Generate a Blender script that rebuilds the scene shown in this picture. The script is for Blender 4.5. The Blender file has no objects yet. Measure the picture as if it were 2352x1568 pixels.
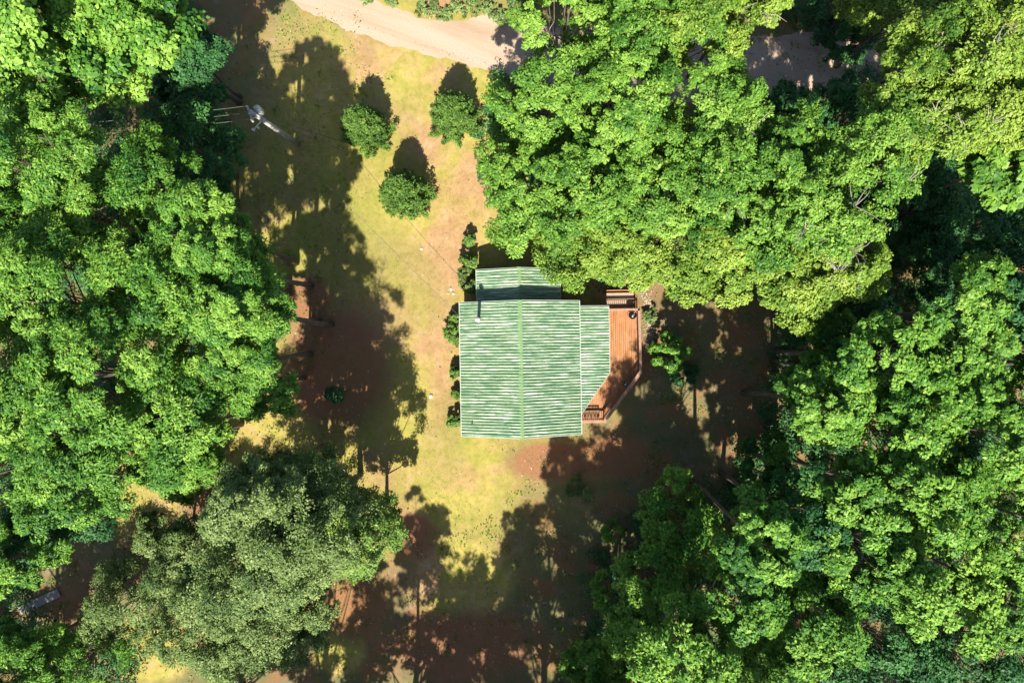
import bpy, bmesh, math, random
import numpy as np
from mathutils import Vector
# ------------------------------------------------------------------ camera, sky, sun, exposure
S = bpy.context.scene
COL = S.collection
H = 50.0                       # flying height of the camera
K = 31.5                       # measured pixels per metre on the ground (2352 px wide view)
def W(px, py, z=0.0):          # a measured point of the place at its own height z -> metres
    f = (H - z) / H / K
    return Vector(((px - 1176) * f, (784 - py) * f, z))
cam = bpy.data.cameras.new('camera'); co = bpy.data.objects.new('camera', cam); COL.objects.link(co)
co.location = (0, 0, H); co.rotation_euler = (0, 0, 0)
cam.sensor_width = 36; cam.lens = 36 * H / (2352 / K); cam.clip_end = 2000
S.camera = co
SUN_EL = math.radians(50); SHX, SHY = 0.05, 1.0         # shadows fall towards +y and a touch +x
wd = bpy.data.worlds.new('World'); S.world = wd; wd.use_nodes = True
nt = wd.node_tree; sky = nt.nodes.new('ShaderNodeTexSky'); sky.sky_type = 'NISHITA'; sky.sun_disc = False
sky.sun_elevation = SUN_EL; sky.sun_rotation = math.atan2(-SHX, -SHY)
bg = nt.nodes['Background']; nt.links.new(sky.outputs[0], bg.inputs[0]); bg.inputs[1].default_value = 0.075
sl = bpy.data.lights.new('sun', 'SUN'); sl.energy = 5.0; sl.angle = math.radians(0.53); sl.color = (1, .94, .82)
so = bpy.data.objects.new('sun', sl); COL.objects.link(so)
d = Vector((SHX, SHY, -math.hypot(SHX, SHY) * math.tan(SUN_EL)))
so.rotation_euler = d.to_track_quat('-Z', 'Y').to_euler(); so.location = (0, -40, 60)
S.view_settings.view_transform = 'Standard'; S.view_settings.look = 'None'
S.view_settings.exposure = 1.28; S.view_settings.gamma = 1
S.render.engine = 'CYCLES'
S.cycles.max_bounces = 6; S.cycles.diffuse_bounces = 3; S.cycles.transmission_bounces = 3
S.cycles.transparent_max_bounces = 4; S.cycles.sample_clamp_indirect = 4
S.render.resolution_x = 1024; S.render.resolution_y = 682
rnd = random.Random(5)
PI = math.pi
# ------------------------------------------------------------------ helpers
def tag(o, label=None, cat=None, group=None, kind=None):
    if label: o['label'] = label
    if cat: o['category'] = cat
    if group: o['group'] = group
    if kind: o['kind'] = kind
    return o
def empty(name, loc=(0, 0, 0), rz=0):
    o = bpy.data.objects.new(name, None); COL.objects.link(o); o.location = loc; o.rotation_euler = (0, 0, rz)
    o.empty_display_size = .3
    return o
def npmesh(name, v, quads, mat, parent=None, tint=None, smooth=False):
    me = bpy.data.meshes.new(name); v = np.asarray(v, dtype=np.float32); q = np.asarray(quads, dtype=np.int32)
    me.vertices.add(len(v)); me.vertices.foreach_set('co', v.ravel())
    k = q.shape[1]; me.loops.add(q.size); me.loops.foreach_set('vertex_index', q.ravel())
    me.polygons.add(len(q)); me.polygons.foreach_set('loop_start', np.arange(len(q), dtype=np.int32) * k)
    me.polygons.foreach_set('loop_total', np.full(len(q), k, dtype=np.int32))
    if smooth: me.polygons.foreach_set('use_smooth', np.ones(len(q), dtype=bool))
    if tint is not None:
        a = me.attributes.new('tint', 'FLOAT', 'POINT'); a.data.foreach_set('value', np.asarray(tint, dtype=np.float32))
    me.update(calc_edges=True)
    me.materials.append(mat)
    o = bpy.data.objects.new(name, me); COL.objects.link(o); o.parent = parent
    return o
class MB:                       # collects simple solids into one mesh
    def __init__(s): s.v = []; s.f = []
    def add(s, v, f):
        n = len(s.v); s.v += [tuple(p) for p in v]; s.f += [tuple(i + n for i in q) for q in f]
    def box(s, c, d, rz=0, rx=0, ry=0):
        hx, hy, hz = d[0] / 2, d[1] / 2, d[2] / 2
        from mathutils import Euler
        m = Euler((rx, ry, rz)).to_matrix()
        P = [m @ Vector((x, y, z)) + Vector(c) for x in (-hx, hx) for y in (-hy, hy) for z in (-hz, hz)]
        s.add(P, [(0, 1, 3, 2), (4, 6, 7, 5), (0, 4, 5, 1), (2, 3, 7, 6), (0, 2, 6, 4), (1, 5, 7, 3)]); return s
    def beam(s, a, b, w, h):    # rectangular bar from a to b
        a = Vector(a); b = Vector(b); t = (b - a).normalized(); up = Vector((0, 0, 1))
        if abs(t.z) > .95: up = Vector((0, 1, 0))
        x = t.cross(up).normalized(); y = x.cross(t)
        P = [p + x * sx * w / 2 + y * sy * h / 2 for p in (a, b) for sx, sy in ((-1, -1), (1, -1), (1, 1), (-1, 1))]
        s.add(P, [(3, 2, 1, 0), (4, 5, 6, 7), (0, 1, 5, 4), (1, 2, 6, 5), (2, 3, 7, 6), (3, 0, 4, 7)]); return s
    def tube(s, pts, rad, n=8):
        pts = [Vector(p) for p in pts]
        if not hasattr(rad, '__len__'): rad = [rad] * len(pts)
        V = []; F = []
        for i, p in enumerate(pts):
            t = (pts[min(i + 1, len(pts) - 1)] - pts[max(i - 1, 0)]).normalized()
            up = Vector((0, 0, 1)) if abs(t.z) < .9 else Vector((1, 0, 0))
            x = t.cross(up).normalized(); y = x.cross(t)
            for k in range(n):
                a = 2 * PI * k / n; V.append(p + (x * math.cos(a) + y * math.sin(a)) * rad[i])
        for i in range(len(pts) - 1):
            for k in range(n):
                F.append((i * n + k, i * n + (k + 1) % n, (i + 1) * n + (k + 1) % n, (i + 1) * n + k))
        F.append(tuple(range(n - 1, -1, -1))); F.append(tuple((len(pts) - 1) * n + k for k in range(n)))
        s.add(V, F); return s
    def lathe(s, prof, c=(0, 0, 0), n=24):
        V = []; F = []
        for r, z in prof:
            for k in range(n):
                a = 2 * PI * k / n; V.append((c[0] + r * math.cos(a), c[1] + r * math.sin(a), c[2] + z))
        for i in range(len(prof) - 1):
            for k in range(n): F.append((i * n + k, i * n + (k + 1) % n, (i + 1) * n + (k + 1) % n, (i + 1) * n + k))
        s.add(V, F); return s
    def prism(s, poly, z0, z1):
        n = len(poly)
        V = [(x, y, z0) for x, y in poly] + [(x, y, z1) for x, y in poly]
        F = [tuple(range(n - 1, -1, -1)), tuple(range(n, 2 * n))] + [(i, (i + 1) % n, n + (i + 1) % n, n + i) for i in range(n)]
        s.add(V, F); return s
    def build(s, name, mat, parent=None, smooth=False):
        me = bpy.data.meshes.new(name); me.from_pydata(s.v, [], s.f); me.materials.append(mat)
        bm = bmesh.new(); bm.from_mesh(me); bmesh.ops.recalc_face_normals(bm, faces=bm.faces); bm.to_mesh(me); bm.free()
        if smooth:
            for p in me.polygons: p.use_smooth = True
        o = bpy.data.objects.new(name, me); COL.objects.link(o); o.parent = parent
        return o
# ------------------------------------------------------------------ materials
def newmat(name):
    m = bpy.data.materials.new(name); m.use_nodes = True
    t = m.node_tree; return m, t, t.nodes, t.links, t.nodes['Principled BSDF']
def noise(N, L, scale, coord, detail=4, rough=.55, dist=0):
    n = N.new('ShaderNodeTexNoise'); n.inputs['Scale'].default_value = scale; n.inputs['Detail'].default_value = detail
    n.inputs['Roughness'].default_value = rough; n.inputs['Distortion'].default_value = dist
    if coord is not None: L.new(coord, n.inputs['Vector'])
    return n.outputs['Fac']
def ramp(N, L, fac, stops):
    r = N.new('ShaderNodeValToRGB'); L.new(fac, r.inputs[0]); e = r.color_ramp.elements
    while len(e) < len(stops): e.new(.5)
    for i, (p, c) in enumerate(stops):
        e[i].position = p; e[i].color = (c, c, c, 1) if not hasattr(c, '__len__') else (*c, 1)
    return r.outputs[0]
def mixc(N, L, f, a, b, mode='MIX'):
    m = N.new('ShaderNodeMix'); m.data_type = 'RGBA'; m.blend_type = mode
    for s, x in ((0, f), (6, a), (7, b)):
        if hasattr(x, 'is_linked'): L.new(x, m.inputs[s])
        else: m.inputs[s].default_value = x if s == 0 else (*x, 1)
    return m.outputs[2]
def bump(N, L, bs, h, strength, dist=.05):
    b = N.new('ShaderNodeBump'); b.inputs['Strength'].default_value = strength; b.inputs['Distance'].default_value = dist
    L.new(h, b.inputs['Height']); L.new(b.outputs[0], bs.inputs['Normal'])
def objcoord(N, L, scale=(1, 1, 1), geo=False):
    if geo: g = N.new('ShaderNodeNewGeometry').outputs['Position']
    else: g = N.new('ShaderNodeTexCoord').outputs['Object']
    m = N.new('ShaderNodeMapping'); m.inputs['Scale'].default_value = scale; L.new(g, m.inputs[0]); return m.outputs[0]
def leafmat(name, lo, mid, hi, trans=.35, rough=.5, spec=.2):
    m, t, N, L, bs = newmat(name)
    a = N.new('ShaderNodeAttribute'); a.attribute_name = 'tint'
    c = ramp(N, L, a.outputs['Fac'], [(0, lo), (.5, mid), (1, hi)])
    L.new(c, bs.inputs['Base Color']); bs.inputs['Roughness'].default_value = rough
    bs.inputs['Specular IOR Level'].default_value = spec
    tr = N.new('ShaderNodeBsdfTranslucent')
    c2 = mixc(N, L, .5, c, (hi[0] * 1.1, hi[1] * 1.05, hi[2] * .4)); L.new(c2, tr.inputs[0])
    mx = N.new('ShaderNodeMixShader'); mx.inputs[0].default_value = trans
    L.new(bs.outputs[0], mx.inputs[1]); L.new(tr.outputs[0], mx.inputs[2])
    L.new(mx.outputs[0], N['Material Output'].inputs[0]); return m
LM = {
 'maple':  leafmat('leaf_maple', (.025, .09, .014), (.105, .235, .026), (.24, .39, .06), .24),
 'lime':   leafmat('leaf_lime', (.04, .11, .014), (.135, .235, .026), (.28, .38, .06), .22),
 'green':  leafmat('leaf_green', (.018, .08, .014), (.09, .225, .026), (.24, .40, .06), .24),
 'olive':  leafmat('leaf_olive', (.04, .085, .025), (.12, .185, .048), (.25, .33, .11), .2),
 'cedar':  leafmat('leaf_cedar', (.025, .06, .015), (.08, .17, .025), (.20, .30, .06), .2),
 'deep':   leafmat('leaf_shaded', (.015, .06, .022), (.038, .13, .035), (.08, .21, .05), .2),  # darker leaves for shaded plants: their shade is put into the colour
}
def simple(name, col, rough=.7, metal=0, nscale=6, var=.25, coordscale=(1, 1, 1), bmp=.2):
    m, t, N, L, bs = newmat(name); c = objcoord(N, L, coordscale)
    f = noise(N, L, nscale, c, 6, .6)
    dk = tuple(x * (1 - var) for x in col); lt = tuple(min(1, x * (1 + var)) for x in col)
    L.new(ramp(N, L, f, [(.3, dk), (.7, lt)]), bs.inputs['Base Color'])
    bs.inputs['Roughness'].default_value = rough; bs.inputs['Metallic'].default_value = metal
    if bmp: bump(N, L, bs, f, bmp, .02)
    return m
BARK = simple('bark', (.11, .085, .065), .9, 0, 9, .5, (1, 1, .25), .6)
TWIG = simple('dead_twig', (.24, .22, .19), .9, 0, 9, .3, bmp=0)
POLEWOOD = simple('pole_wood', (.34, .33, .30), .85, 0, 14, .4, (1, 1, .1), .4)
DARKMETAL = simple('dark_metal', (.05, .05, .055), .35, .6, 20, .3)
BLACK = simple('black_enamel', (.012, .010, .011), .22, 0, 10, .3, bmp=0)
GALV = simple('galvanised', (.55, .57, .58), .4, .5, 20, .2)
WIREM = simple('wire', (.09, .085, .085), .7, 0, 3, .3, bmp=0)
WHITE = simple('white_paint', (.5, .5, .48), .6, 0, 12, .15)
STONE = simple('stone', (.46, .40, .34), .85, 0, 9, .35, bmp=.5)
BOARDG = simple('grey_board', (.20, .185, .18), .85, 0, 8, .25, (1, 6, 1))
WALLM = simple('log_wall', (.20, .10, .05), .75, 0, 5, .35, (.4, .4, 6))
GLASS = simple('window_glass', (.03, .04, .045), .08, 0, 2, .2, bmp=0)
DOORM = simple('door_green', (.05, .12, .07), .55, 0, 5, .2)
# ---- ground
def ground_mat():
    m, t, N, L, bs = newmat('ground_soil_and_grass'); c = objcoord(N, L, (1, 1, 1), True)
    n1 = noise(N, L, .16, c, 5, .55, .6); n2 = noise(N, L, .9, c, 6, .6, .3); n3 = noise(N, L, 9, c, 4, .7); n4 = noise(N, L, .07, c, 3, .5)
    nfine = noise(N, L, 38, c, 3, .75)
    grass = ramp(N, L, n2, [(.3, (.235, .225, .048)), (.55, (.335, .28, .075)), (.75, (.39, .305, .12))])
    soil = ramp(N, L, n2, [(.3, (.29, .17, .08)), (.6, (.35, .225, .115)), (.8, (.42, .30, .19))])
    # patches of worn soil where people walk
    tc = N.new('ShaderNodeNewGeometry'); sep = N.new('ShaderNodeSeparateXYZ'); L.new(tc.outputs['Position'], sep.inputs[0])
    def mth(op, a, b=None):
        q = N.new('ShaderNodeMath'); q.operation = op
        for i, x in enumerate((a, b)):
            if x is None: continue
            if hasattr(x, 'is_linked'): L.new(x, q.inputs[i])
            else: q.inputs[i].default_value = x
        return q.outputs[0]
    acc = None
    for (px, py, rx, ry, w) in ((1050, 440, 60, 95, .2), (1000, 560, 70, 70, .18), (880, 770, 70, 60, .2), (1020, 900, 45, 150, .24),
                                (830, 720, 60, 40, .12), (1060, 1100, 120, 40, .12), (1260, 1050, 110, 60, .38), (1620, 1080, 60, 50, .4),
                                (690, 700, 90, 60, .22), (610, 890, 60, 50, .2), (1430, 640, 60, 45, .45), (1380, 985, 60, 30, .45), (1560, 690, 60, 50, .25),
                                (880, 60, 90, 40, .0), (330, 260, 60, 70, .28), (1060, 1490, 160, 60, .3), (950, 1350, 120, 70, .15), (640, 120, 60, 90, .1),
                                (1040, 620, 40, 60, .22), (960, 340, 60, 50, .16), (850, 1060, 60, 60, .12), (900, 1190, 60, 40, .15), (1930, 130, 90, 90, .3)):
        p = W(px, py)
        dx = mth('DIVIDE', mth('SUBTRACT', sep.outputs[0], p.x), rx / K); dy = mth('DIVIDE', mth('SUBTRACT', sep.outputs[1], p.y), ry / K)
        g = mth('MULTIPLY', mth('EXPONENT', mth('MULTIPLY', mth('ADD', mth('MULTIPLY', dx, dx), mth('MULTIPLY', dy, dy)), -1.0)), w)
        acc = g if acc is None else mth('ADD', acc, g)
    f = mth('ADD', mth('ADD', mth('MULTIPLY', n1, 1.0), mth('MULTIPLY', n3, .12)), acc)
    f = mth('ADD', f, mth('MULTIPLY', n2, .25))
    fm = ramp(N, L, f, [(.66, 0.0), (.86, 1.0)])
    col = mixc(N, L, fm, grass, soil)
    # greener swathes
    gm = ramp(N, L, n4, [(.48, 0.0), (.62, .6)])
    col = mixc(N, L, gm, col, (.185, .20, .042))
    n5 = noise(N, L, 2.6, c, 5, .7, .4)
    col = mixc(N, L, 1.0, col, ramp(N, L, n5, [(.32, .80), (.5, 1.0), (.7, 1.12)]), 'MULTIPLY')
    # leaf litter under the woods: further than the clearing
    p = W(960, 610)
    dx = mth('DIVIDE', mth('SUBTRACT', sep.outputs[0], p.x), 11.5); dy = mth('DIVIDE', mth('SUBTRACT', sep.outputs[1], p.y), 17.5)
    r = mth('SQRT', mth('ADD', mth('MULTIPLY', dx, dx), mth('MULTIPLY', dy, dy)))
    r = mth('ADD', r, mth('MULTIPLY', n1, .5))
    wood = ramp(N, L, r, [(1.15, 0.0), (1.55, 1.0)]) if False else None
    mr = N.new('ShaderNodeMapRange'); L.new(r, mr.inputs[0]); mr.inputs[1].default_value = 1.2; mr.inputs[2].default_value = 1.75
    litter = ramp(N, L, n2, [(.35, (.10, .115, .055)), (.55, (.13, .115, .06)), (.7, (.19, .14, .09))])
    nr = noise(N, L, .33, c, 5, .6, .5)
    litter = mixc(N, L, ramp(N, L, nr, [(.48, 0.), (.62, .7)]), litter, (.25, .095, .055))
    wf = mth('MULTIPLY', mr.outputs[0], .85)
    pl = None
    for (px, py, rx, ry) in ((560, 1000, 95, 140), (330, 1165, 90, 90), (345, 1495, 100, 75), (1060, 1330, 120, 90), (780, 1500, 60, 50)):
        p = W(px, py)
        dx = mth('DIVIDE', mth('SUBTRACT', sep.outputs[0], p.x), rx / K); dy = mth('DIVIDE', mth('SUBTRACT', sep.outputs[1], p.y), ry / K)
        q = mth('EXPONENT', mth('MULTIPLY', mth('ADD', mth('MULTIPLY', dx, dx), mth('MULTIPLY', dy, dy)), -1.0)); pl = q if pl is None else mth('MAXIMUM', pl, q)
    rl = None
    for (px, py, rx, ry) in ((775, 850, 150, 170), (1260, 1060, 110, 55), (690, 690, 90, 70), (1060, 1480, 200, 90), (820, 1400, 90, 90), (1400, 1050, 120, 60), (940, 1230, 80, 60)):  # reddish litter spots, with the warm tone of the tree shade painted in
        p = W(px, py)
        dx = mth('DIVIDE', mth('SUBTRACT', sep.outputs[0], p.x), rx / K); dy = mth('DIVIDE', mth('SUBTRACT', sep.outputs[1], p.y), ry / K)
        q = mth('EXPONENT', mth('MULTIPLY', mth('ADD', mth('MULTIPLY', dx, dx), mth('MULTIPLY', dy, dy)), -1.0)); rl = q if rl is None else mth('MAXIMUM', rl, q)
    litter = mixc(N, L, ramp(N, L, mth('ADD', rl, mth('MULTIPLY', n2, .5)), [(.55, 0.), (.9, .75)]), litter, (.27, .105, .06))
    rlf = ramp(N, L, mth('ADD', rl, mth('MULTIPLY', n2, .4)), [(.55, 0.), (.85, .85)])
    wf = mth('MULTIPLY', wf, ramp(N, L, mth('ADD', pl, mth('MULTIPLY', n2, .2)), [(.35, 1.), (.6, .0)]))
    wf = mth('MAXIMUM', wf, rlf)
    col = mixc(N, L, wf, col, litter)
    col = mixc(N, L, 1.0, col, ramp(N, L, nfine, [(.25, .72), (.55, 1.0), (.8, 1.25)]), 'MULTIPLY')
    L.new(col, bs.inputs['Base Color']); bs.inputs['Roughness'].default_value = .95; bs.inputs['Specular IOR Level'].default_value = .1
    hh = mth('ADD', mth('MULTIPLY', n3, .5), nfine); bump(N, L, bs, hh, .5, .05)
    return m
def road_mat():
    m, t, N, L, bs = newmat('sandy_road'); c = objcoord(N, L, (1, 1, 1), True)
    cr_ = objcoord(N, L, (1, 1, 1), True); mp = N.new('ShaderNodeMapping'); mp.inputs['Rotation'].default_value = (0, 0, .33); L.new(cr_, mp.inputs[0]); mp2 = N.new('ShaderNodeMapping'); mp2.inputs['Scale'].default_value = (.12, 1.7, 1); L.new(mp.outputs[0], mp2.inputs[0]); cs = mp2.outputs[0]
    n1 = noise(N, L, .5, cs, 5, .6, .4); n2 = noise(N, L, 12, c, 5, .7)
    col = ramp(N, L, n1, [(.3, (.29, .205, .14)), (.5, (.37, .27, .19)), (.72, (.36, .29, .24))])
    col = mixc(N, L, 1.0, col, ramp(N, L, n2, [(.3, .8), (.7, 1.15)]), 'MULTIPLY')
    L.new(col, bs.inputs['Base Color']); bs.inputs['Roughness'].default_value = .95; bump(N, L, bs, n2, .5, .04); return m
GM = ground_mat(); RM = road_mat()
MB().add if False else None
g = MB(); n = 60
gv = []; gf = []
for j in range(n + 1):
    for i in range(n + 1):
        x = (i / n - .5) * 900; y = (j / n - .5) * 900; gv.append((x, y, 0))
for j in range(n):
    for i in range(n): gf.append((j * (n + 1) + i, j * (n + 1) + i + 1, (j + 1) * (n + 1) + i + 1, (j + 1) * (n + 1) + i))
g.add(gv, gf); tag(g.build('ground', GM), kind='structure')
# ---- road: centre line with wobbling edges
def strip(name, mat, up, lo, z):
    def dens(pts):
        out = []
        for (a, b) in zip(pts[:-1], pts[1:]):
            k = max(2, int(math.dist(a, b) / 8))
            for i in range(k): out.append((a[0] + (b[0] - a[0]) * i / k, a[1] + (b[1] - a[1]) * i / k))
        out.append(pts[-1]); return out
    def sample(pts, k):
        L_ = [0]
        for a, b in zip(pts[:-1], pts[1:]): L_.append(L_[-1] + math.dist(a, b))
        res = []
        for i in range(k):
            s = L_[-1] * i / (k - 1); j = 0
            while j < len(pts) - 2 and L_[j + 1] < s: j += 1
            u = (s - L_[j]) / (L_[j + 1] - L_[j]); res.append((pts[j][0] + (pts[j + 1][0] - pts[j][0]) * u, pts[j][1] + (pts[j + 1][1] - pts[j][1]) * u))
        return res
    k = 200; U = sample(up, k); Lw = sample(lo, k); V = []; F = []
    for i in range(k):
        w = 3 * math.sin(i * .7) + 2 * math.sin(i * 1.9 + 1) + rnd.uniform(-1.5, 1.5)
        for q in range(5):
            u = q / 4; e = w if q in (0, 4) else 0
            p = W(U[i][0] * (1 - u) + Lw[i][0] * u, U[i][1] * (1 - u) + Lw[i][1] * u + e); V.append((p.x, p.y, z))
    for i in range(k - 1):
        for q in range(4): F.append((i * 5 + q, i * 5 + q + 1, i * 5 + q + 6, i * 5 + q + 5))
    mb = MB(); mb.add(V, F); return tag(mb.build(name, mat), kind='structure')
strip('road', RM, [(300, -260), (560, -130), (760, -45), (860, 0), (960, 40), (1040, 52), (1120, 30), (1260, 60), (1450, 70), (1700, 90), (2000, 60), (2500, 0)],
      [(300, -120), (560, -60), (700, 22), (800, 70), (900, 105), (1000, 130), (1100, 155), (1230, 190), (1450, 230), (1700, 240), (2000, 190), (2500, 130)], .004)
# ------------------------------------------------------------------ leaves
def leaves_mesh(name, mat, parent, P, Nrm, Dr, L, Wd, tint):
    """diamond leaves: P centres, Nrm normals, Dr directions, L lengths, Wd widths"""
    Dr = Dr - Nrm * np.sum(Dr * Nrm, 1, keepdims=True); Dr /= np.linalg.norm(Dr, axis=1, keepdims=True) + 1e-6
    Sd = np.cross(Nrm, Dr); n = len(P); V = np.empty((n, 4, 3), np.float32)
    L = L[:, None]; Wd = Wd[:, None]
    V[:, 0] = P - Dr * L * .5; V[:, 1] = P + Sd * Wd * .5 - Dr * L * .08 + Nrm * Wd * .12
    V[:, 2] = P + Dr * L * .5 - Nrm * L * .10; V[:, 3] = P - Sd * Wd * .5 - Dr * L * .08 + Nrm * Wd * .12
    return npmesh(name, V.reshape(-1, 3), np.arange(n * 4).reshape(n, 4), mat, parent, np.repeat(tint, 4))
def unit(a): return a / (np.linalg.norm(a, axis=1, keepdims=True) + 1e-6)
def gen_crown(name, rng, R, hz, br, fill, ns, nl, leaf, mat, parent, c, cone=0, flat=.62, lumps=.16, subr=.34, aspect=.6, tbias=0., zlo=-.6):
    """boughs on an uneven envelope -> leaf clumps on each bough -> leaves"""
    ph = rng.uniform(0, 6.28, 6); C = []
    want = max(5, int(fill * (R / br) * (.6 * R + .4 * hz) / br * 2.5 * (1 - zlo))); tries = 0
    while len(C) < want and tries < want * 14:
        tries += 1
        z = rng.uniform(zlo, 1); a = rng.uniform(0, 2 * PI); s = math.sqrt(max(0, 1 - z * z))
        env = 1 + lumps * (math.sin(2 * a + ph[0]) + .8 * math.sin(3 * a + ph[1]) + .6 * math.sin(5 * a + ph[2]))
        rr = rng.uniform(.35, 1) ** .5
        if cone: s = (1 - max(0, z)) * .95 + .05; 
        p = np.array([math.cos(a) * s * R * env * rr, math.sin(a) * s * R * env * rr, z * hz * (rr if not cone else 1)])
        if all(np.sum(((p - q) / (1, 1, .7)) ** 2) > (.72 * br) ** 2 for q in C): C.append(p)
    C = np.array(C); nb = len(C)
    brs = br * rng.uniform(.7, 1.25, nb)
    outw = unit(C / (R, R, hz) + np.array([0, 0, .25]))
    # leaf clumps on every bough
    bi = np.repeat(np.arange(nb), ns); m = len(bi)
    dv = unit(rng.normal(size=(m, 3)) + outw[bi] * .55 + np.array([0, 0, .35]))
    off = dv * (rng.uniform(.25, 1, m) ** .5 * brs[bi])[:, None] * np.array([1, 1, flat])
    Cc = C[bi] + off
    li = np.repeat(np.arange(m), nl); n = len(li)
    rs = (brs[bi] * subr * rng.uniform(.7, 1.3, m))[li]
    ld = unit(rng.normal(size=(n, 3))); lo = ld * (rng.uniform(0, 1, n) ** .4 * rs)[:, None] * np.array([1, 1, .6])
    P = Cc[li] + lo
    nr = unit(outw[bi[li]] * .35 + ld * .5 + rng.normal(size=(n, 3)) * .42 + np.array([0, 0, .75]))
    dr = unit(ld + dv[li] * .6 + rng.normal(size=(n, 3)) * .5)
    Ls = leaf * rng.uniform(.6, 1.35, n)
    tn = .5 + tbias + rng.normal(0, .15, nb)[bi[li]] + rng.normal(0, .09, m)[li] + rng.normal(0, .2, n)
    o = leaves_mesh(name, mat, parent, P + np.array(c), nr, dr, Ls, Ls * aspect * rng.uniform(.8, 1.2, n), np.clip(tn, 0, 1))
    return o, C + np.array(c), brs
STY = {
 'maple': dict(br=1.0, fill=.95, ns=13, nl=74, leaf=.17, flat=.55, subr=.34, aspect=.55),
 'lime':  dict(br=1.3, fill=1.1, ns=16, nl=84, leaf=.165, flat=.6, subr=.36, aspect=.58),
 'green': dict(br=1.05, fill=.8, ns=15, nl=92, leaf=.18, flat=.45, subr=.36, aspect=.42),
 'olive': dict(br=1.0, fill=.9, ns=15, nl=66, leaf=.14, flat=.6, subr=.38, aspect=.55),
 'deep':  dict(br=1.15, fill=.9, ns=14, nl=60, leaf=.2, flat=.6, subr=.38, aspect=.5),
 'tulip': dict(br=1.15, fill=.68, ns=18, nl=84, leaf=.19, flat=.65, subr=.32, aspect=.6),
}
STYM = {'tulip': 'green'}
tree_no = [0]
def tree(px, py, z, rpx, style, label, name='broadleaf_tree', cat='tree', hz=None, matn=None, group=None, ground=False, tb=0., **kw):
    """crown middle seen at (px,py) at height z, crown radius rpx; ground=True: (px,py) is where it stands, rpx in ground px"""
    tree_no[0] += 1; rng = np.random.default_rng(100 + tree_no[0]); rr = random.Random(tree_no[0])
    p = W(px, py, 0 if ground else z); R = rpx / K * (1 if ground else (H - z) / H)
    hz = hz or min(R * 1.15, z * .6); bx, by = p.x + rr.uniform(-.5, .5), p.y + rr.uniform(-.5, .5)
    root = empty(name, (bx, by, 0)); tag(root, label, cat, group or 'trees round the clearing')
    st = dict(STY[style]); st.update(kw); mat = LM[matn or STYM.get(style, style)]
    if style == 'green' and px < 620 and not ground: tb += .06
    st['br'] = min(st['br'], R * .42)
    c = (p.x - bx, p.y - by, z)
    cr, C, brs = gen_crown('crown', rng, R, hz, mat=mat, parent=root, c=c, tbias=tb, **st)
    # trunk and limbs
    mb = MB(); top = Vector((c[0], c[1], z + hz * .45)); r0 = max(.09, .035 * R + .008 * z)
    pts = []; rad = []
    for i in range(8):
        u = i / 7; q = Vector((0, 0, 0)).lerp(top, u) + Vector((math.sin(u * 5 + tree_no[0]) * .12, math.cos(u * 4 + tree_no[0]) * .12, 0)) * (u > 0)
        pts.append(q); rad.append(r0 * (1 - .8 * u) * (1.35 if i == 0 else 1))
    mb.tube(pts, rad, 8)
    idx = rng.permutation(len(C))[:18]
    for k in idx:
        t = Vector(C[k]); zs = min(max(t.z - hz * .9 - 1, z * .3), t.z - .3) if t.z > 1.2 else t.z * .5
        u = min(.98, zs / top.z); a = Vector((0, 0, 0)).lerp(top, u); mid = a.lerp(t, .5) + Vector((rr.uniform(-.2, .2), rr.uniform(-.2, .2), -.15))
        rb = r0 * (1 - .8 * u) * .5; mb.tube([a, mid, t], [rb, rb * .6, .02], 5)
    mb.build('trunk', BARK, root, True)
    if style in ('maple', 'lime') and rr.random() < .45:
        for q in range(4):
            tw = MB()
            b = Vector(C[rr.randrange(len(C))]); b.z = max(b.z, z) + .3
            for w in range(6):
                e = b + Vector((rr.uniform(-1.1, 1.1), rr.uniform(-1.1, 1.1), rr.uniform(.2, .9))); m_ = b.lerp(e, .5) + Vector((rr.uniform(-.15, .15), rr.uniform(-.15, .15), .1))
                tw.tube([b, m_, e], [.03, .02, .008], 4)
            tw.build('dead_branch', TWIG, root)
    return root
NEAR = dict()
# upper left wood
tree(120, 70, 14, 175, 'lime', 'big broad-leaved bright green tree filling the top left corner', matn='green', leaf=.23, aspect=.8, nl=70, tb=.15, fill=1.35)
tree(310, 60, 13, 120, 'lime', 'bright green tree at the top edge right of the corner tree', matn='green', leaf=.22, aspect=.75, nl=70, tb=.1, fill=1.2)
tree(425, 100, 9, 75, 'deep', 'darker small tree beside the shaded strip, above the overhead wires')
tree(470, 250, 4.5, 62, 'deep', 'low dark tree that the overhead wires pass over, left of the utility pole')
tree(395, 200, 4, 40, 'deep', 'low dark bush between the grey board and the wires', name='shrub', cat='shrub')
# left wood
tree(90, 400, 14, 150, 'green', 'bright tree at the left edge, just below the overhead wires')
tree(-40, 560, 14, 140, 'green', 'tree cut by the left edge, upper half of the photo')
tree(200, 500, 13, 100, 'green', 'bright spiky-leaved tree second from the left edge below the wires')
tree(345, 420, 12, 95, 'green', 'mottled tree with bright boughs below the middle of the wires')
tree(455, 350, 6, 105, 'deep', 'shaded dark green tree below the low tree under the wires')
tree(450, 520, 16, 90, 'green', 'tree with yellowish boughs at the wood edge left of the long shade')
tree(250, 590, 4.5, 100, 'deep', 'dark hollow tree deep in the left wood')
tree(470, 640, 14, 115, 'green', 'bright tree bulging from the left wood halfway down')
tree(495, 600, 17, 80, 'green', 'tall bright crown at the wood edge left of the long shade, above the bulging one')
tree(525, 700, 17, 85, 'green', 'tallest crown at the wood edge, just up and left of the bulging rightmost one')
tree(568, 718, 14, 80, 'green', 'rightmost tree of the left wood, reaching to the brown shade')
tree(330, 710, 15, 120, 'green', 'tall tree in the left wood, left of the rightmost one')
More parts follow.
